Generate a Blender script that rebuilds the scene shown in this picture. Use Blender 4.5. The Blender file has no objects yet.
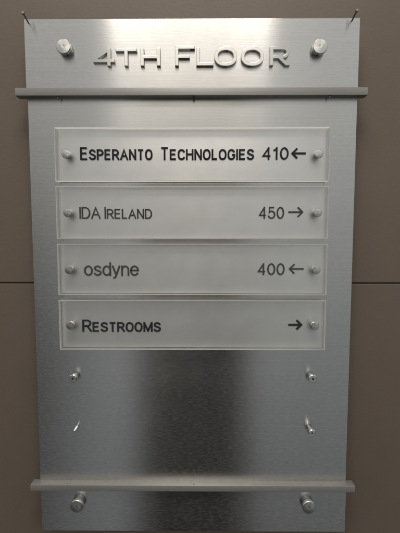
import bpy, bmesh, math, random
from mathutils import Vector, Matrix
random.seed(4)
S = bpy.context.scene
COL = S.collection
MM = 0.001

# ------------------------------------------------------------------ camera
# origin: the point of the sign's front plane straight ahead of the camera; x right, z up, camera on -y
cd = bpy.data.cameras.new("camera")
cam = bpy.data.objects.new("camera", cd)
COL.objects.link(cam)
cam.location = (0, -0.42, 0)
cam.rotation_euler = (math.radians(90 - 4.75), 0, math.radians(0.4))
cd.sensor_fit = 'VERTICAL'
cd.sensor_height = 36.0
cd.lens = 36.0 * 420.0 / 533.0
cd.clip_start = 0.01
cd.clip_end = 100
S.camera = cam

# ------------------------------------------------------------------ world: the dim corridor around the sign
W = bpy.data.worlds.new("World")
S.world = W
W.use_nodes = True
wn, wl = W.node_tree.nodes, W.node_tree.links
wn.clear()


def wmath(op, a, b=None, c=None):
    n = wn.new("ShaderNodeMath")
    n.operation = op
    for i, v in enumerate((a, b, c)):
        if v is None:
            continue
        if isinstance(v, (int, float)):
            n.inputs[i].default_value = v
        else:
            wl.new(v, n.inputs[i])
    return n.outputs[0]


def wstep(v, lo, hi):
    n = wn.new("ShaderNodeMapRange")
    n.interpolation_type = 'SMOOTHSTEP'
    wl.new(v, n.inputs['Value'])
    n.inputs['From Min'].default_value = lo
    n.inputs['From Max'].default_value = hi
    return n.outputs['Result']


def wbox(v, a, b, soft_a, soft_b=None):
    soft_b = soft_b or soft_a
    up = wstep(v, a - soft_a, a + soft_a)
    dn = wstep(v, b - soft_b, b + soft_b)
    return wmath('MULTIPLY', up, wmath('SUBTRACT', 1.0, dn))


tc = wn.new("ShaderNodeTexCoord")
sp = wn.new("ShaderNodeSeparateXYZ")
wl.new(tc.outputs['Generated'], sp.inputs[0])
DEG = 180 / math.pi
az = wmath('MULTIPLY', wmath('ARCTAN2', sp.outputs['X'], wmath('MULTIPLY', sp.outputs['Y'], -1.0)), DEG)
el = wmath('MULTIPLY', wmath('ARCSINE', sp.outputs['Z']), DEG)


def wadd(total, fac, rgb):
    n = wn.new("ShaderNodeMix")
    n.data_type = 'RGBA'
    n.blend_type = 'ADD'
    n.inputs[0].default_value = 1.0
    m = wn.new("ShaderNodeMix")
    m.data_type = 'RGBA'
    wl.new(fac, m.inputs[0])
    m.inputs[6].default_value = (0, 0, 0, 1)
    m.inputs[7].default_value = (*rgb, 1)
    if total is None:
        return m.outputs[2]
    wl.new(total, n.inputs[6])
    wl.new(m.outputs[2], n.inputs[7])
    return n.outputs[2]


def wmul(total, fac, k):
    """multiply by k where fac = 1"""
    m = wn.new("ShaderNodeMix")
    m.data_type = 'RGBA'
    wl.new(fac, m.inputs[0])
    m.inputs[6].default_value = (1, 1, 1, 1)
    m.inputs[7].default_value = (k, k, k, 1)
    n = wn.new("ShaderNodeMix")
    n.data_type = 'RGBA'
    n.blend_type = 'MULTIPLY'
    n.inputs[0].default_value = 1.0
    wl.new(total, n.inputs[6])
    wl.new(m.outputs[2], n.inputs[7])
    return n.outputs[2]


one = wmath('ADD', 0.0, 1.0)
t = wadd(None, one, (0.05, 0.05, 0.048))                                   # dark floor and far end
t = wadd(t, wstep(el, -15, 44), (0.72, 0.71, 0.69))                        # pale ceiling
t = wmul(t, wstep(el, 46, 66), 0.3)                                         # dimming added overhead to keep the rails' top faces darker
t = wadd(t, wmath('MULTIPLY', wbox(az, -19, -8.8, 6, 1.2), wbox(el, -42, 14, 16)), (0.165, 0.182, 0.192))  # daylit doorway
t = wadd(t, wmath('MULTIPLY', wbox(az, 6.2, 38, 2.2, 14), wbox(el, -34, 20, 14)), (0.178, 0.196, 0.205))       # daylit wall
t = wmul(t, wmath('MULTIPLY', wbox(az, -8.4, 4.8, 1.1, 2.6), wbox(el, -80, 10, 6)), 0.30)                  # dark figure taking the picture
t = wadd(t, wmath('MULTIPLY', wbox(az, -12.5, 8, 2.2, 11), wbox(el, 12, 34, 6, 14)), (0.76, 0.71, 0.62))            # lit ceiling further down the corridor
bg = wn.new("ShaderNodeBackground")
wl.new(t, bg.inputs['Color'])
bg.inputs['Strength'].default_value = 1.0
wo = wn.new("ShaderNodeOutputWorld")
wl.new(bg.outputs[0], wo.inputs['Surface'])

# ------------------------------------------------------------------ the ceiling light above the sign
ld = bpy.data.lights.new("ceiling_light", 'AREA')
ld.shape = 'RECTANGLE'
ld.size = 0.42
ld.size_y = 0.36
ld.energy = 4.2
ld.color = (1.0, 0.94, 0.86)
lamp = bpy.data.objects.new("ceiling_light", ld)
COL.objects.link(lamp)
lamp.location = (-0.03, -0.47, 0.80)
lamp.rotation_euler = (Vector((-0.02, 0, 0.0)) - lamp.location).to_track_quat('-Z', 'Y').to_euler()

S.view_settings.view_transform = 'Standard'
S.view_settings.look = 'None'
S.view_settings.exposure = 0.0
S.view_settings.gamma = 1.0
S.cycles.max_bounces = 10
S.cycles.transparent_max_bounces = 16
S.cycles.sample_clamp_indirect = 3.0


# ------------------------------------------------------------------ materials
def mat(name):
    m = bpy.data.materials.new(name)
    m.use_nodes = True
    nt = m.node_tree
    b = nt.nodes['Principled BSDF']
    return m, nt, b


def noise(nt, scale3, scale=1.0, detail=3.0, rough=0.55, coord='Object'):
    tc = nt.nodes.new("ShaderNodeTexCoord")
    mp = nt.nodes.new("ShaderNodeMapping")
    mp.inputs['Scale'].default_value = scale3
    nt.links.new(tc.outputs[coord], mp.inputs['Vector'])
    n = nt.nodes.new("ShaderNodeTexNoise")
    n.inputs['Scale'].default_value = scale
    n.inputs['Detail'].default_value = detail
    n.inputs['Roughness'].default_value = rough
    nt.links.new(mp.outputs[0], n.inputs['Vector'])
    return n.outputs['Fac']


def maprange(nt, v, a, b, c, d):
    n = nt.nodes.new("ShaderNodeMapRange")
    nt.links.new(v, n.inputs['Value'])
    for k, x in zip(('From Min', 'From Max', 'To Min', 'To Max'), (a, b, c, d)):
        n.inputs[k].default_value = x
    return n.outputs['Result']


def ramp(nt, v, c0, c1, p0=0.3, p1=0.7):
    n = nt.nodes.new("ShaderNodeValToRGB")
    n.color_ramp.elements[0].position = p0
    n.color_ramp.elements[1].position = p1
    n.color_ramp.elements[0].color = (*c0, 1)
    n.color_ramp.elements[1].color = (*c1, 1)
    nt.links.new(v, n.inputs[0])
    return n.outputs[0]


def brushed(name, c0, c1, rough=0.22, aniso=0.68, bump=0.08, grain=(120, 120, 1100), coarse=(9, 9, 1700), fleck=0.035, scratch=0.115):
    """steel brushed left to right: the reflection is drawn out up and down, across the brushing"""
    m = bpy.data.materials.new(name)
    m.use_nodes = True
    nt = m.node_tree
    nt.nodes.clear()
    fine = noise(nt, grain, detail=4.0, rough=0.65)
    long = noise(nt, coarse, detail=2.0)
    smudge = noise(nt, (9, 9, 7), detail=4.0)
    col = ramp(nt, long, c0, c1)
    dash = noise(nt, (190, 190, 1350), detail=2.0, rough=0.6)     # short dashes left by the abrasive
    if fleck:
        vm = nt.nodes.new("ShaderNodeVectorMath")
        vm.operation = 'SCALE'
        nt.links.new(col, vm.inputs[0])
        nt.links.new(maprange(nt, dash, 0.36, 0.66, 1.0 - fleck, 1.0 + fleck), vm.inputs['Scale'])
        col = vm.outputs[0]
    r = nt.nodes.new("ShaderNodeMath")
    r.operation = 'ADD'
    nt.links.new(maprange(nt, fine, 0.3, 0.7, rough - 0.012, rough + 0.012), r.inputs[0])
    nt.links.new(maprange(nt, smudge, 0.35, 0.7, -0.014, 0.03), r.inputs[1])
    tg = nt.nodes.new("ShaderNodeTangent")
    tg.direction_type = 'UV_MAP'
    tg.uv_map = "UVMap"
    bp = nt.nodes.new("ShaderNodeBump")
    bp.inputs['Strength'].default_value = bump
    bp.inputs['Distance'].default_value = 0.0002
    nt.links.new(fine, bp.inputs['Height'])
    lobes = []
    for dist, dr in (('BECKMANN', 0.0), ('GGX', 0.06)):
        g = nt.nodes.new("ShaderNodeBsdfAnisotropic")
        g.distribution = dist
        nt.links.new(col, g.inputs['Color'])
        q = nt.nodes.new("ShaderNodeMath")
        q.operation = 'ADD'
        q.inputs[1].default_value = dr
        nt.links.new(r.outputs[0], q.inputs[0])
        nt.links.new(q.outputs[0], g.inputs['Roughness'])
        g.inputs['Anisotropy'].default_value = -aniso
        nt.links.new(tg.outputs[0], g.inputs['Tangent'])
        nt.links.new(bp.outputs[0], g.inputs['Normal'])
        lobes.append(g)
    mx = nt.nodes.new("ShaderNodeMixShader")
    mx.inputs[0].default_value = 0.1
    nt.links.new(lobes[0].outputs[0], mx.inputs[1])
    nt.links.new(lobes[1].outputs[0], mx.inputs[2])
    out = nt.nodes.new("ShaderNodeOutputMaterial")
    if scratch:                                  # the dashes scatter a little light
        sd = nt.nodes.new("ShaderNodeBsdfDiffuse")
        sd.inputs[0].default_value = (0.62, 0.60, 0.57, 1)
        ms = nt.nodes.new("ShaderNodeMixShader")
        nt.links.new(maprange(nt, dash, 0.44, 0.72, 0.0, scratch), ms.inputs[0])
        nt.links.new(mx.outputs[0], ms.inputs[1])
        nt.links.new(sd.outputs[0], ms.inputs[2])
        mx = ms
    nt.links.new(mx.outputs[0], out.inputs[0])
    return m


M_plate = brushed("brushed_steel", (0.58, 0.57, 0.55), (0.64, 0.63, 0.61))
M_rail = brushed("brushed_rail", (0.46, 0.445, 0.42), (0.51, 0.495, 0.47), rough=0.48, aniso=0.3, bump=0.05, fleck=0.06)
nt = M_rail.node_tree                            # satin anodised: partly matt
df = nt.nodes.new("ShaderNodeBsdfDiffuse")
nt.links.new(ramp(nt, noise(nt, (30, 30, 400)), (0.26, 0.25, 0.232), (0.30, 0.288, 0.268)), df.inputs[0])
mb = nt.nodes.new("ShaderNodeMixShader")
mb.inputs[0].default_value = 0.68
bo = [n for n in nt.nodes if n.type == 'OUTPUT_MATERIAL'][0]
nt.links.new(bo.inputs[0].links[0].from_socket, mb.inputs[1])
nt.links.new(df.outputs[0], mb.inputs[2])
nt.links.new(mb.outputs[0], bo.inputs[0])

M_letter = brushed("brushed_letter", (0.58, 0.57, 0.54), (0.64, 0.63, 0.60))

M_turned, nt, b = mat("turned_steel")
b.inputs['Base Color'].default_value = (0.70, 0.68, 0.65, 1)
b.inputs['Metallic'].default_value = 1.0
b.inputs['Roughness'].default_value = 0.3
b.inputs['Anisotropic'].default_value = 0.75
tg = nt.nodes.new("ShaderNodeTangent")
tg.direction_type = 'RADIAL'
tg.axis = 'Y'
nt.links.new(tg.outputs[0], b.inputs['Tangent'])
nt.links.new(maprange(nt, noise(nt, (900, 900, 900)), 0.3, 0.7, 0.20, 0.28), b.inputs['Roughness'])

M_barrel, nt, b = mat("barrel_steel")
b.inputs['Base Color'].default_value = (0.30, 0.295, 0.29, 1)
b.inputs['Metallic'].default_value = 1.0
nt.links.new(maprange(nt, noise(nt, (300, 1500, 300)), 0.3, 0.7, 0.16, 0.30), b.inputs['Roughness'])

M_stud, nt, b = mat("bright_stud_steel")
b.inputs['Base Color'].default_value = (0.72, 0.71, 0.69, 1)
b.inputs['Metallic'].default_value = 1.0
nt.links.new(maprange(nt, noise(nt, (300, 1500, 300)), 0.3, 0.7, 0.14, 0.26), b.inputs['Roughness'])

M_hole, nt, b = mat("dark_bore")
b.inputs['Base Color'].default_value = (0.03, 0.03, 0.03, 1)
nt.links.new(maprange(nt, noise(nt, (800, 800, 800)), 0.3, 0.7, 0.5, 0.7), b.inputs['Roughness'])

M_wall, nt, b = mat("brown_wall_paint")
nz = noise(nt, (7, 7, 5), detail=8, rough=0.62)
nt.links.new(ramp(nt, nz, (0.150, 0.115, 0.086), (0.178, 0.137, 0.105)), b.inputs['Base Color'])
b.inputs['Roughness'].default_value = 0.55
bp = nt.nodes.new("ShaderNodeBump")
bp.inputs['Strength'].default_value = 0.45
bp.inputs['Distance'].default_value = 0.0003
nt.links.new(noise(nt, (330, 330, 330), detail=4), bp.inputs['Height'])
nt.links.new(bp.outputs[0], b.inputs['Normal'])

M_back = brushed("frosted_silver_backing", (0.82, 0.81, 0.785), (0.87, 0.86, 0.84), rough=0.40, aniso=0.35, bump=0.0, coarse=(60, 60, 60), fleck=0.0, scratch=0.0)
nt = M_back.node_tree
df = nt.nodes.new("ShaderNodeBsdfDiffuse")
nt.links.new(ramp(nt, noise(nt, (50, 50, 30)), (0.50, 0.495, 0.47), (0.56, 0.555, 0.53)), df.inputs[0])
mb = nt.nodes.new("ShaderNodeMixShader")
mb.inputs[0].default_value = 0.22
bo = [n for n in nt.nodes if n.type == 'OUTPUT_MATERIAL'][0]
nt.links.new(bo.inputs[0].links[0].from_socket, mb.inputs[1])
nt.links.new(df.outputs[0], mb.inputs[2])
nt.links.new(mb.outputs[0], bo.inputs[0])


def clear_mat(name):
    m = bpy.data.materials.new(name)
    m.use_nodes = True
    nt = m.node_tree
    nt.nodes.clear()
    tr = nt.nodes.new("ShaderNodeBsdfTransparent")
    tr.inputs[0].default_value = (0.98, 0.98, 0.98, 1)
    gl = nt.nodes.new("ShaderNodeBsdfGlossy")
    gl.inputs['Roughness'].default_value = 0.12
    nt.links.new(maprange(nt, noise(nt, (40, 40, 40), detail=4), 0.3, 0.7, 0.08, 0.16), gl.inputs['Roughness'])
    fr = nt.nodes.new("ShaderNodeFresnel")
    fr.inputs['IOR'].default_value = 1.49
    mx = nt.nodes.new("ShaderNodeMixShader")
    ge = nt.nodes.new("ShaderNodeNewGeometry")
    ff = nt.nodes.new("ShaderNodeMath")
    ff.operation = 'SUBTRACT'
    ff.inputs[0].default_value = 1.0
    nt.links.new(ge.outputs['Backfacing'], ff.inputs[1])
    fm = nt.nodes.new("ShaderNodeMath")
    fm.operation = 'MULTIPLY'
    nt.links.new(fr.outputs[0], fm.inputs[0])
    nt.links.new(ff.outputs[0], fm.inputs[1])
    nt.links.new(fm.outputs[0], mx.inputs[0])
    nt.links.new(tr.outputs[0], mx.inputs[1])
    nt.links.new(gl.outputs[0], mx.inputs[2])
    out = nt.nodes.new("ShaderNodeOutputMaterial")
    nt.links.new(mx.outputs[0], out.inputs[0])
    return m


M_clear = clear_mat("clear_acrylic")

M_edge = bpy.data.materials.new("acrylic_edge_glow")   # translucent white, coloured to imitate the glow of light inside the sheet
M_edge.use_nodes = True
nt = M_edge.node_tree
nt.nodes.clear()
e1 = nt.nodes.new("ShaderNodeBsdfTranslucent")
e1.inputs[0].default_value = (0.92, 0.92, 0.89, 1)
e2 = nt.nodes.new("ShaderNodeBsdfTransparent")
e3 = nt.nodes.new("ShaderNodeBsdfDiffuse")
nt.links.new(ramp(nt, noise(nt, (60, 60, 60)), (0.72, 0.72, 0.69), (0.82, 0.82, 0.79)), e3.inputs[0])
m1 = nt.nodes.new("ShaderNodeMixShader")
m1.inputs[0].default_value = 0.35
m2 = nt.nodes.new("ShaderNodeMixShader")
m2.inputs[0].default_value = 0.12
nt.links.new(e1.outputs[0], m1.inputs[1])
nt.links.new(e3.outputs[0], m1.inputs[2])
nt.links.new(m1.outputs[0], m2.inputs[1])
nt.links.new(e2.outputs[0], m2.inputs[2])
eo = nt.nodes.new("ShaderNodeOutputMaterial")
nt.links.new(m2.outputs[0], eo.inputs[0])


def ink(name, v, r=0.5):
    m, nt, b = mat(name)
    nt.links.new(ramp(nt, noise(nt, (500, 500, 500)), (v * 0.9,) * 3, (v * 1.1,) * 3), b.inputs['Base Color'])
    b.inputs['Roughness'].default_value = r
    b.inputs['Specular IOR Level'].default_value = 0.05
    return m


INK = [ink("black_print", 0.006), ink("grey_print", 0.055), ink("dark_grey_print", 0.075), ink("black_print_bold", 0.03)]


# ------------------------------------------------------------------ builders
def link(name, bm, mats, parent=None, loc=(0, 0, 0), smooth=None):
    me = bpy.data.meshes.new(name)
    bmesh.ops.recalc_face_normals(bm, faces=bm.faces[:]) if smooth != 'keep' else None
    bm.to_mesh(me)
    bm.free()
    for m in (mats if isinstance(mats, (list, tuple)) else [mats]):
        me.materials.append(m)
    for p in me.polygons:
        p.use_smooth = bool(smooth)
    if smooth:
        if smooth != 'keep':
            me.set_sharp_from_angle(angle=math.radians(30))
    while me.uv_layers:
        me.uv_layers.remove(me.uv_layers[0])
    uv = me.uv_layers.new(name="UVMap")                     # u runs up the sign: across the brushing
    for p in me.polygons:
        for li in p.loop_indices:
            v = me.vertices[me.loops[li].vertex_index].co
            n = p.normal
            if abs(n.z) > 0.8:
                uv.data[li].uv = (v.y * 4, v.x * 4)
            elif abs(n.x) > 0.8:
                uv.data[li].uv = (v.z * 4, v.y * 4)
            else:
                uv.data[li].uv = (v.z * 4, v.x * 4)
    o = bpy.data.objects.new(name, me)
    COL.objects.link(o)
    o.location = loc
    if parent:
        o.parent = parent
    return o


def empty(name, loc, label=None, cat=None, group=None):
    o = bpy.data.objects.new(name, None)
    o.empty_display_size = 0.01
    COL.objects.link(o)
    o.location = loc
    if label:
        o['label'] = label
    if cat:
        o['category'] = cat
    if group:
        o['group'] = group
    return o


def box_bm(x0, x1, y0, y1, z0, z1, bev=0.0, seg=2):
    """millimetres in, metres out"""
    bm = bmesh.new()
    bmesh.ops.create_cube(bm, size=1.0)
    for v in bm.verts:
        v.co = Vector(((x0 + x1) / 2 + v.co.x * (x1 - x0), (y0 + y1) / 2 + v.co.y * (y1 - y0),
                       (z0 + z1) / 2 + v.co.z * (z1 - z0))) * MM
    if bev:
        bmesh.ops.bevel(bm, geom=bm.edges[:], offset=bev * MM, segments=seg, affect='EDGES', profile=0.5)
    return bm


def lathe_bm(profile, n=48):
    """profile: (radius, y) in mm, from the back to the front; axis y"""
    bm = bmesh.new()
    rings = []
    for r, y in profile:
        if r < 1e-6:
            rings.append([bm.verts.new((0, y * MM, 0))])
        else:
            rings.append([bm.verts.new((r * MM * math.cos(2 * math.pi * k / n), y * MM, r * MM * math.sin(2 * math.pi * k / n)))
                          for k in range(n)])
    for a, c in zip(rings, rings[1:]):
        for k in range(n):
            k2 = (k + 1) % n
            if len(a) == 1 and len(c) == 1:
                continue
            if len(a) == 1:
                bm.faces.new((a[0], c[k2], c[k]))
            elif len(c) == 1:
                bm.faces.new((a[k], a[k2], c[0]))
            else:
                bm.faces.new((a[k], a[k2], c[k2], c[k]))
    return bm


# ------------------------------------------------------------------ the wall
WALL_Y = 20.0                                   # mm behind the plates' front plane
wall = link("wall", box_bm(-1500, 1500, WALL_Y + 4, WALL_Y + 40, -1500, 1500), M_wall)
wall['label'] = "brown painted panel wall with a thin horizontal joint behind the metal sign"
wall['category'] = "wall"
link("wall_panel", box_bm(-1500, 1500, WALL_Y, WALL_Y + 4, -53.4, 1500, 0.6), M_wall, wall)
link("wall_panel", box_bm(-1500, 1500, WALL_Y, WALL_Y + 4, -1500, -54.8, 0.6), M_wall, wall)

# ------------------------------------------------------------------ the directory sign
sign = empty("directory_sign", (-0.0107, WALL_Y * MM, -0.3158),
             "large brushed steel floor directory with raised 4TH FLOOR lettering, fixed to the brown wall", "sign")
ORG = sign.location.copy()


def part(name, bm, mats, parent=sign, loc_mm=None, smooth=None):
    """bm in world mm->m unless loc_mm gives the place of a locally built piece"""
    if loc_mm is None:
        base = Vector((0, 0, 0))
    else:
        base = Vector(loc_mm) * MM
    o = link(name, bm, mats, None, (0, 0, 0), smooth)
    o.parent = parent
    w = Vector((0, 0, 0))
    p = parent
    while p:
        w += p.location
        p = p.parent
    o.location = base - w
    return o


part("main_plate", box_bm(-170.6, 149.4, 0, 2.5, -262.5, 131.6, 0.25), M_plate)
part("header_plate", box_bm(-171.4, 149.4, -1.0, 1.8, 134.0, 202.7, 0.3), M_plate)
part("footer_plate", box_bm(-170.2, 149.8, -1.0, 1.8, -315.6, -265.2, 0.3), M_plate)

rails = []
for z0, z1, xl, xr in ((129.2, 136.6, -179.4, 156.5), (-267.0, -260.2, -178.0, 156.3)):
    r = part("rail", box_bm(xl, xr, -8.2, 2.5, z0, z1, 0.5, 3), M_rail, smooth=True)
    rails.append((r, z0, z1))
for r, z0, z1 in rails:
    for x in (-139.5, -9.0, 121.0):
        z = z0 if z0 > 0 else z1
        d = -1 if z0 > 0 else 1
        bm = bmesh.new()
        bmesh.ops.create_cone(bm, cap_ends=True, segments=20, radius1=(1.3 if z0 > 0 and x == -9.0 else 0.9) * MM, radius2=0.7 * MM, depth=1.4 * MM,
                              matrix=Matrix.Translation(Vector((x, -6.0, z + d * 0.5)) * MM))
        part("set_screw", bm, M_stud if z0 < 0 else (M_hole if x == -9.0 else M_barrel), r, smooth=True)


# ---- raised letters: closed outlines, extruded and bevelled
def rect(x0, y0, x1, y1):
    return [(x0, y0), (x1, y0), (x1, y1), (x0, y1)]


def ell(cx, cy, rx, ry, n=64, p=2.25):
    o = []
    for k in range(n):
        a = 2 * math.pi * k / n
        c, s = math.cos(a), math.sin(a)
        o.append((cx + rx * math.copysign(abs(c) ** (2 / p), c), cy + ry * math.copysign(abs(s) ** (2 / p), s)))
    return o


def half_bowl(x0, xc, cy, rx, ry, n=20):
    """D-shape: straight on the left, half ellipse on the right"""
    pts = [(x0, cy + ry), (x0, cy - ry)]
    for k in range(n + 1):
        a = -math.pi / 2 + math.pi * k / n
        pts.append((xc + rx * math.cos(a), cy + ry * math.sin(a)))
    return pts


ST, BT = 3.4, 3.05                               # stem and bar width, mm


def raised(loops, depth, x, z):
    cu = bpy.data.curves.new("letter", 'CURVE')
    cu.dimensions = '2D'
    cu.fill_mode = 'BOTH'
    for lp in loops:
        s = cu.splines.new('POLY')
        s.points.add(len(lp) - 1)
        for q, (a, c) in zip(s.points, lp):
            q.co = (a * MM, c * MM, 0, 1)
        s.use_cyclic_u = True
    cu.extrude = depth * MM / 2
    cu.bevel_depth = 0.32 * MM
    cu.bevel_resolution = 1
    cu.offset = -0.32 * MM
    tmp = bpy.data.objects.new("tmp", cu)
    COL.objects.link(tmp)
    bpy.context.view_layer.update()
    me = bpy.data.meshes.new_from_object(tmp.evaluated_get(bpy.context.evaluated_depsgraph_get()))
    bpy.data.objects.remove(tmp)
    bm = bmesh.new()
    bm.from_mesh(me)
    bmesh.ops.remove_doubles(bm, verts=bm.verts[:], dist=1e-6)
    bmesh.ops.transform(bm, matrix=Matrix.Rotation(math.pi / 2, 4, 'X'), verts=bm.verts[:])
    return part("letter", bm, M_letter, loc_mm=(x, -1.2 - depth / 2, z))


LZ = 158.0
LD = 2.9


def H(w, h): return [[(0, 0), (ST, 0), (ST, h * .5 - BT / 2), (w - ST, h * .5 - BT / 2), (w - ST, 0), (w, 0), (w, h), (w - ST, h),
                      (w - ST, h * .5 + BT / 2), (ST, h * .5 + BT / 2), (ST, h), (0, h)]]
def T(w, h): return [[(w / 2 - ST / 2, 0), (w / 2 + ST / 2, 0), (w / 2 + ST / 2, h - BT), (w, h - BT), (w, h), (0, h), (0, h - BT), (w / 2 - ST / 2, h - BT)]]
def F(w, h): return [[(0, 0), (ST, 0), (ST, h * .46 - BT / 2), (w * .74, h * .46 - BT / 2), (w * .74, h * .46 + BT / 2), (ST, h * .46 + BT / 2),
                      (ST, h - BT), (w, h - BT), (w, h), (0, h)]]
def L(w, h): return [[(0, 0), (w, 0), (w, BT), (ST, BT), (ST, h), (0, h)]]
def O(w, h): return [ell(w / 2, h / 2, w / 2, h / 2), ell(w / 2, h / 2, w / 2 - ST, h / 2 - BT)]
def FOUR(w, h):
    xs = w * .66
    zb = h * .2
    out = [(xs, 0), (xs + ST, 0), (xs + ST, zb), (w, zb), (w, zb + BT), (xs + ST, zb + BT), (xs + ST, h), (xs - 0.6, h), (0, zb + BT - .2), (0, zb), (xs, zb)]
    inn = [(4.6, zb + BT), (xs, zb + BT), (xs, h - 4.2)]
    return [out, inn]
def R(w, h):
    zc = h * .69
    out = [(0, 0), (ST, 0), (ST, h * .36), (w * .42, h * .36), (w - ST * 1.25, 0), (w, 0), (w * .66, h * .38)]
    n = 14
    r = (h - h * .36) / 2
    cz = h * .36 + r
    xc = w - r * 1.05 - .6
    for k in range(2, n + 1):
        a = -math.pi / 2 + math.pi * k / n
        out.append((xc + r * 1.05 * math.cos(a), cz + r * math.sin(a)))
    out += [(0, h)]
    inn = half_bowl(ST, xc, cz, r * 1.05 - ST + .3, r - BT)
    return [out, inn]


CH, FH = 16.4, 18.4
for fn, x, w, h in ((FOUR, -105.2, 20.6, CH), (T, -83.6, 20.2, CH), (H, -59.8, 19.0, CH), (F, -26.8, 18.9, FH), (L, -6.4, 16.4, FH * .92),
                    (O, 10.8, 21.6, FH * .96), (O, 36.2, 21.8, FH * .96), (R, 63.6, 19.2, FH * .96)):
    zoff = -0.4 if fn is O else 0
    raised(fn(w, h), LD, x, LZ + zoff)

# ---- standoffs through the header and the footer
for (x, z) in ((-131.9, 174.2), (110.2, 173.5), (-130.3, -283.2), (109.2, -283.2)):
    so = part("standoff", lathe_bm([(0, 12.0), (5.9, 12.0), (5.9, -4.0), (0, -4.0)]), M_barrel, loc_mm=(x, -1.0, z), smooth=True)
    part("cap", lathe_bm([(0, -4.0), (6.3, -4.0), (6.8, -4.5), (6.8, -7.6), (6.4, -8.1), (2.4, -8.5), (0.5, -8.5), (0, -8.35)], 64),
         M_turned, so, (x, -1.0, z), smooth=True)

# ---- bare studs left where two panels are missing
for (x, z, r, ln) in ((-131.0, -147.6, 4.1, 9.0), (110.3, -147.4, 4.2, 9.0), (110.3, -202.8, 3.5, 11.0)):
    st = part("stud", lathe_bm([(0, 1), (r * .55, 1), (r * .55, -ln * .42), (r * .9, -ln * .42), (r, -ln * .48), (r, -ln + .5), (r - .5, -ln), (r * .28, -ln), (r * .24, -ln + 2), (0, -ln + 2)], 32),
              M_stud, loc_mm=(x, 0, z), smooth=True)
    part("bore", lathe_bm([(r * .235, -ln + 1.0), (r * .15, -ln + 1.2), (0, -ln + 1.2)], 24), M_hole, st, (x, 0, z), smooth=True)
prof = [(0, 1)]
for k in range(8):                               # a bare threaded screw
    prof += [(1.6, -k), (1.2, -k - .5)]
prof += [(1.2, -8.4), (.8, -8.8), (0, -8.8)]
part("threaded_screw", lathe_bm(prof, 24), M_stud, loc_mm=(-130.8, 0, -202.6), smooth=True)

# ---- long thin pins at the two top corners, leaning a little upwards
for base, tip in (((-166.8, -1, 199.0), (-166.6, -15, 201.9)), ((141.6, -1, 200.2), (141.6, -15, 203.0))):
    d = Vector(tip) - Vector(base)
    n = d.length
    pn = part("pin", lathe_bm([(0, 1), (.8, 1), (.8, -n + 2), (1.35, -n + 2), (1.45, -n + 1.6), (1.45, -n + .4), (1.2, -n), (0, -n)], 24),
              M_barrel, loc_mm=base, smooth=True)
    pn.rotation_euler = Vector((0, -1, 0)).rotation_difference(d.normalized()).to_euler()

# ------------------------------------------------------------------ printed lettering: a plain gothic drawn as strokes
def arc(cx, cy, rx, ry, a0, a1, n=14):
    return [(cx + rx * math.cos(math.radians(a0 + (a1 - a0) * k / n)), cy + ry * math.sin(math.radians(a0 + (a1 - a0) * k / n)))
            for k in range(n + 1)]


def sarc(cx, cy, rx, ry, a0, a1, n=14, p=2.35):
    o = []
    for k in range(n + 1):
        a = math.radians(a0 + (a1 - a0) * k / n)
        c, s = math.cos(a), math.sin(a)
        o.append((cx + rx * math.copysign(abs(c) ** (2 / p), c), cy + ry * math.copysign(abs(s) ** (2 / p), s)))
    if abs(a1 - a0) == 360:
        o[-1] = o[0]
    return o


def s_curve(w, h):
    r = h / 4
    top = arc(w / 2, h - r * .97, w / 2 * .92, r * .97, 25, 180, 14) + []
    a = arc(w / 2, h - r * .97, w / 2 * .92, r * .97, 22, 200, 14)
    c = arc(w / 2, r * 1.05, w / 2, r * 1.05, 35, -158, 16)
    return [a + [(w * .30, h * .565), (w * .70, h * .465)] + c]


def d_bowl(w, y0, y1, x0=0.0):
    ry = (y1 - y0) / 2
    rx = min(ry * .95, (w - x0) * .62)
    return [(x0, y1)] + [(w - rx, y1)] + arc(w - rx, y0 + ry, rx, ry, 80, -80, 12) + [(w - rx, y0), (x0, y0)]


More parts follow.
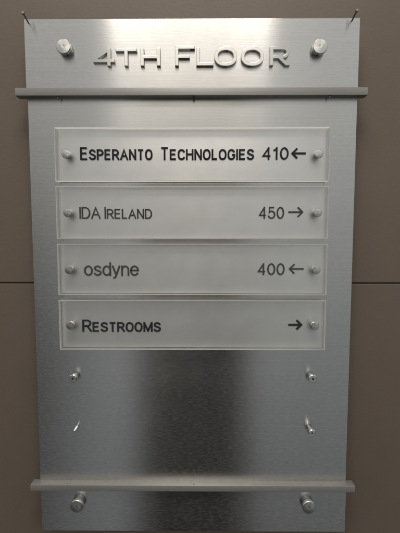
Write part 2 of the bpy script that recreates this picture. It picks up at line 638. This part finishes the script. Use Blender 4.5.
G = {  # name: (advance width, strokes); heights 0..1, x in cap heights
    'E': (.49, [[(.48, 1), (0, 1), (0, 0), (.49, 0)], [(0, .53), (.44, .53)]]),
    'S': (.52, s_curve(.52, 1)),
    'P': (.50, [[(0, 0), (0, 1)], d_bowl(.50, .45, 1)]),
    'R': (.53, [[(0, 0), (0, 1)], d_bowl(.51, .47, 1), [(.28, .47), (.54, 0)]]),
    'A': (.62, [[(0, 0), (.31, 1), (.62, 0)], [(.115, .34), (.505, .34)]]),
    'N': (.54, [[(0, 0), (0, 1)], [(.02, .99), (.52, .01)], [(.54, 0), (.54, 1)]]),
    'T': (.52, [[(0, 1), (.52, 1)], [(.26, 1), (.26, 0)]]),
    'O': (.57, [sarc(.285, .5, .285, .5, 90, 450, 40)]),
    'C': (.53, [sarc(.285, .5, .285, .5, 40, 320, 30)]),
    'H': (.54, [[(0, 0), (0, 1)], [(.54, 0), (.54, 1)], [(0, .53), (.54, .53)]]),
    'L': (.42, [[(0, 1), (0, 0), (.43, 0)]]),
    'G': (.57, [sarc(.285, .5, .285, .5, 40, 325, 30) + [(.57, .26), (.57, .46), (.34, .46)]]),
    'I': (.0, [[(0, 0), (0, 1)]]),
    'M': (.68, [[(0, 0), (0, 1)], [(.02, .99), (.34, .03)], [(.66, .99), (.34, .03)], [(.68, 1), (.68, 0)]]),
    'D': (.56, [[(0, 0)] + [(0, 1), (.25, 1)] + arc(.25, .5, .31, .5, 85, -85, 16) + [(.25, 0), (0, 0)]]),
    '4': (.50, [[(.37, 0), (.37, 1)], [(.36, .98), (0, .27), (.50, .27)]]),
    '1': (.30, [[(.22, 0), (.22, 1)], [(.21, .97), (.14, .85), (.0, .78)]]),
    '0': (.48, [arc(.24, .5, .24, .5, 90, 450, 36)]),
    '5': (.48, [[(.43, 1), (.09, 1), (.04, .50)] + arc(.23, .33, .25, .33, 135, -155, 20)]),
    # lower case for the third panel (x height 1)
    'o': (.80, [arc(.40, .5, .40, .5, 90, 450, 36)]),
    's': (.68, s_curve(.68, 1)),
    'd': (.78, [arc(.39, .5, .39, .5, 0, 360, 36), [(.78, 0), (.78, 1.36)]]),
    'y': (.74, [[(0, 1), (.37, .02)], [(.74, 1), (.33, -.12), (.22, -.30), (.03, -.31)]]),
    'n': (.70, [[(0, 0), (0, 1)], [(0, .55)] + arc(.35, .62, .35, .38, 170, 0, 16) + [(.70, 0)]]),
    'e': (.80, [[(.02, .53), (.80, .53)] + arc(.40, .5, .40, .5, 4, 322, 34)]),
}


def ribbon(bm, pts, sw, y):
    P = [Vector((a, c)) for a, c in pts]
    Q = [P[0]]
    for p in P[1:]:
        if (p - Q[-1]).length > 1e-7:
            Q.append(p)
    closed = (Q[0] - Q[-1]).length < 1e-6
    if closed:
        Q.pop()
    n = len(Q)
    Lf, Rt = [], []
    for i in range(n):
        a = Q[i - 1] if (i or closed) else None
        c = Q[(i + 1) % n] if (i < n - 1 or closed) else None
        d1 = (Q[i] - a).normalized() if a is not None else (c - Q[i]).normalized()
        d2 = (c - Q[i]).normalized() if c is not None else d1
        n1, n2 = Vector((-d1.y, d1.x)), Vector((-d2.y, d2.x))
        m = (n1 + n2)
        m = m.normalized() if m.length > 1e-6 else n1
        k = min(1 / max(m.dot(n1), .3), 1.9)
        Lf.append(bm.verts.new(((Q[i].x + m.x * k * sw / 2) * MM, y * MM, (Q[i].y + m.y * k * sw / 2) * MM)))
        Rt.append(bm.verts.new(((Q[i].x - m.x * k * sw / 2) * MM, y * MM, (Q[i].y - m.y * k * sw / 2) * MM)))
    for i in range(n if closed else n - 1):
        j = (i + 1) % n
        bm.faces.new((Lf[i], Rt[i], Rt[j], Lf[j]))


def word(bm, txt, x0, x1, base, cap, small, sw, gap, y):
    """txt drawn to fill x0..x1 (mm); '^' before a letter marks a full capital, other letters are small capitals"""
    items, big = [], False
    for ch in txt:
        if ch == '^':
            big = True
            continue
        items.append((ch, cap if big else cap * small))
        big = False
    # widths: centreline widths scale in x to fill, stroke width fixed
    tot = 0
    for ch, h in items:
        tot += G[ch][0] * (h - sw)
    fixed = len(items) * sw + (len(items) - 1) * gap
    k = (x1 - x0 - fixed) / tot
    x = x0
    layer = 0
    for ch, h in items:
        w, strokes = G[ch]
        hh = h - sw
        for s in strokes:
            # bars that meet a stem start at its centreline; flat ends keep the cap height exactly
            pts = [(x + sw / 2 + a * hh * k, base + sw / 2 + c * hh) for a, c in s]
            if s[0] != s[-1]:
                def ext(p, q):
                    d = (Vector(p) - Vector(q)).normalized() * sw * .5
                    return (p[0] + d.x, p[1] + d.y)
                if abs(pts[0][0] - pts[1][0]) < abs(pts[0][1] - pts[1][1]):
                    pts[0] = ext(pts[0], pts[1])
                if abs(pts[-1][0] - pts[-2][0]) < abs(pts[-1][1] - pts[-2][1]):
                    pts[-1] = ext(pts[-1], pts[-2])
            ribbon(bm, pts, sw, y - 0.004 * (layer % 5))
            layer += 1
        x += w * hh * k + sw + gap


def arrow_bm(x0, x1, z, sw, left, y, head=5.0):
    bm = bmesh.new()
    r = head
    tip, tail = (x0, x1) if left else (x1, x0)
    s = 1 if left else -1
    tipc = tip + s * sw * .7
    ribbon(bm, [(tipc + s * r, z + r), (tipc, z), (tipc + s * r, z - r)], sw, y)
    ribbon(bm, [(tipc + s * .3, z), (tail, z)], sw, y - .006)
    return bm


# ------------------------------------------------------------------ the four name panels
PX0, PX1 = -142.5, 121.2
PY_FRONT = -10.6
PY_BACK = -3.8
ZC = [73.9, 18.3, -37.2, -92.6]
PH = [51.0, 50.6, 50.2, 49.6]
TXT_Y = PY_BACK - 0.75                           # printed just above the backing, under the clear acrylic
P_LABEL = [
    "brightest clear acrylic panel, topmost of four, with number 410 and a left arrow in black",
    "clear acrylic panel with number 450 and a thin grey right arrow, second from the top",
    "clear acrylic panel with lower case grey name, number 400 and a left arrow",
    "clear acrylic panel reading RESTROOMS with a bold right arrow and no number",
]
WORDS = [
    [("^ESPERANTO", -118.0, -48.4, 12.2, .84), ("^TECHNOLOGIES", -41.0, 49.0, 12.2, .84)],
    [("^I^D^A", -120.0, -99.6, 11.4, .84), ("^IRELAND", -95.6, -49.4, 11.4, .84)],
    [("osdyne", -116.9, -62.8, 10.3, 1)],
    [("^RESTROOMS", -119.8, -41.6, 12.4, .80)],
]
BASE = [68.5, 12.4, -43.4, -99.4]
KT = (420 + TXT_Y) / 410.0                        # lettering lies deeper than the panels' front
SW = [1.72, 1.3, 1.65, 1.8]
NUM = [("^4^1^0", 56.8, 82.0, 68.6, 11.8, 1.65), ("^4^5^0", 54.2, 78.6, 12.3, 11.6, 1.4), ("^4^0^0", 53.6, 80.0, -42.6, 11.8, 1.55), None]
ARR = [(84.2, 98.4, 74.6, 1.9, True), (82.6, 97.4, 18.8, 1.5, False), (83.8, 98.6, -36.4, 1.6, True), (84.6, 98.8, -92.0, 2.2, False)]

for i in range(4):
    z0, z1 = ZC[i] - PH[i] / 2, ZC[i] + PH[i] / 2
    pn = empty("name_panel", (-0.0107, -0.004, z0 * MM), P_LABEL[i], "sign panel", "acrylic name panels on the directory sign")
    # clear cover: edges whitened all round to imitate their glow
    bm = bmesh.new()
    ci, ct, cdep = 1.0, 0.45, 0.3                # the chamfer round the front, narrower along the top

    def ring(x0, x1, za, zb, y):
        return [bm.verts.new((a * MM, y * MM, c * MM)) for a, c in ((x0, za), (x1, za), (x1, zb), (x0, zb))]
    rA = ring(PX0 + ci, PX1 - ci, z0 + ci, z1 - ct, PY_FRONT)
    rB = ring(PX0, PX1, z0, z1, PY_FRONT + cdep)
    rC = ring(PX0, PX1, z0, z1, PY_BACK + 0.05)
    bm.faces.new(rA)
    bm.faces.new(rC[::-1])
    for ra, rb in ((rA, rB), (rB, rC)):
        for k in range(4):
            bm.faces.new((ra[k], ra[(k + 1) % 4], rb[(k + 1) % 4], rb[k])).material_index = 1
    part("clear_cover", bm, [M_clear, M_edge], pn)
    part("backing_board", box_bm(PX0 + 0.7, PX1 - 0.7, PY_BACK, PY_BACK + 1.2, z0 + 0.7, z1 - 0.7, 0.1), M_back, pn)
    bm = bmesh.new()
    for (tx, a, c, cap, sm) in WORDS[i]:
        word(bm, tx, a * KT, c * KT, BASE[i] * KT, cap * KT, sm, SW[i] * KT, 0.85, TXT_Y)
    part("lettering", bm, INK[i], pn, smooth='keep')
    if NUM[i]:
        tx, a, c, bz, cap, sw = NUM[i]
        bm = bmesh.new()
        word(bm, tx, a * KT, c * KT, bz * KT, cap * KT, 1, sw * KT, 1.2, TXT_Y)
        part("number", bm, INK[i], pn, smooth='keep')
    x0, x1, z, sw, left = ARR[i]
    part("arrow", arrow_bm(x0 * KT, x1 * KT, z * KT, sw * KT, left, TXT_Y, 4.7), INK[i], pn, smooth='keep')
    for x in (-130.7, 110.0):
        sc = part("screw", lathe_bm([(0, 0.5), (3.2, 0.5), (3.2, -9.7), (0, -9.7)], 32), M_barrel, pn, (x, -1.0, ZC[i]), smooth=True)
        part("screw_head", lathe_bm([(0, -9.65), (4.0, -9.65), (4.3, -9.9), (4.3, -11.2), (3.9, -11.6), (1.0, -12.0), (0, -11.9)], 48),
             M_turned, sc, (x, -1.0, ZC[i]), smooth=True)
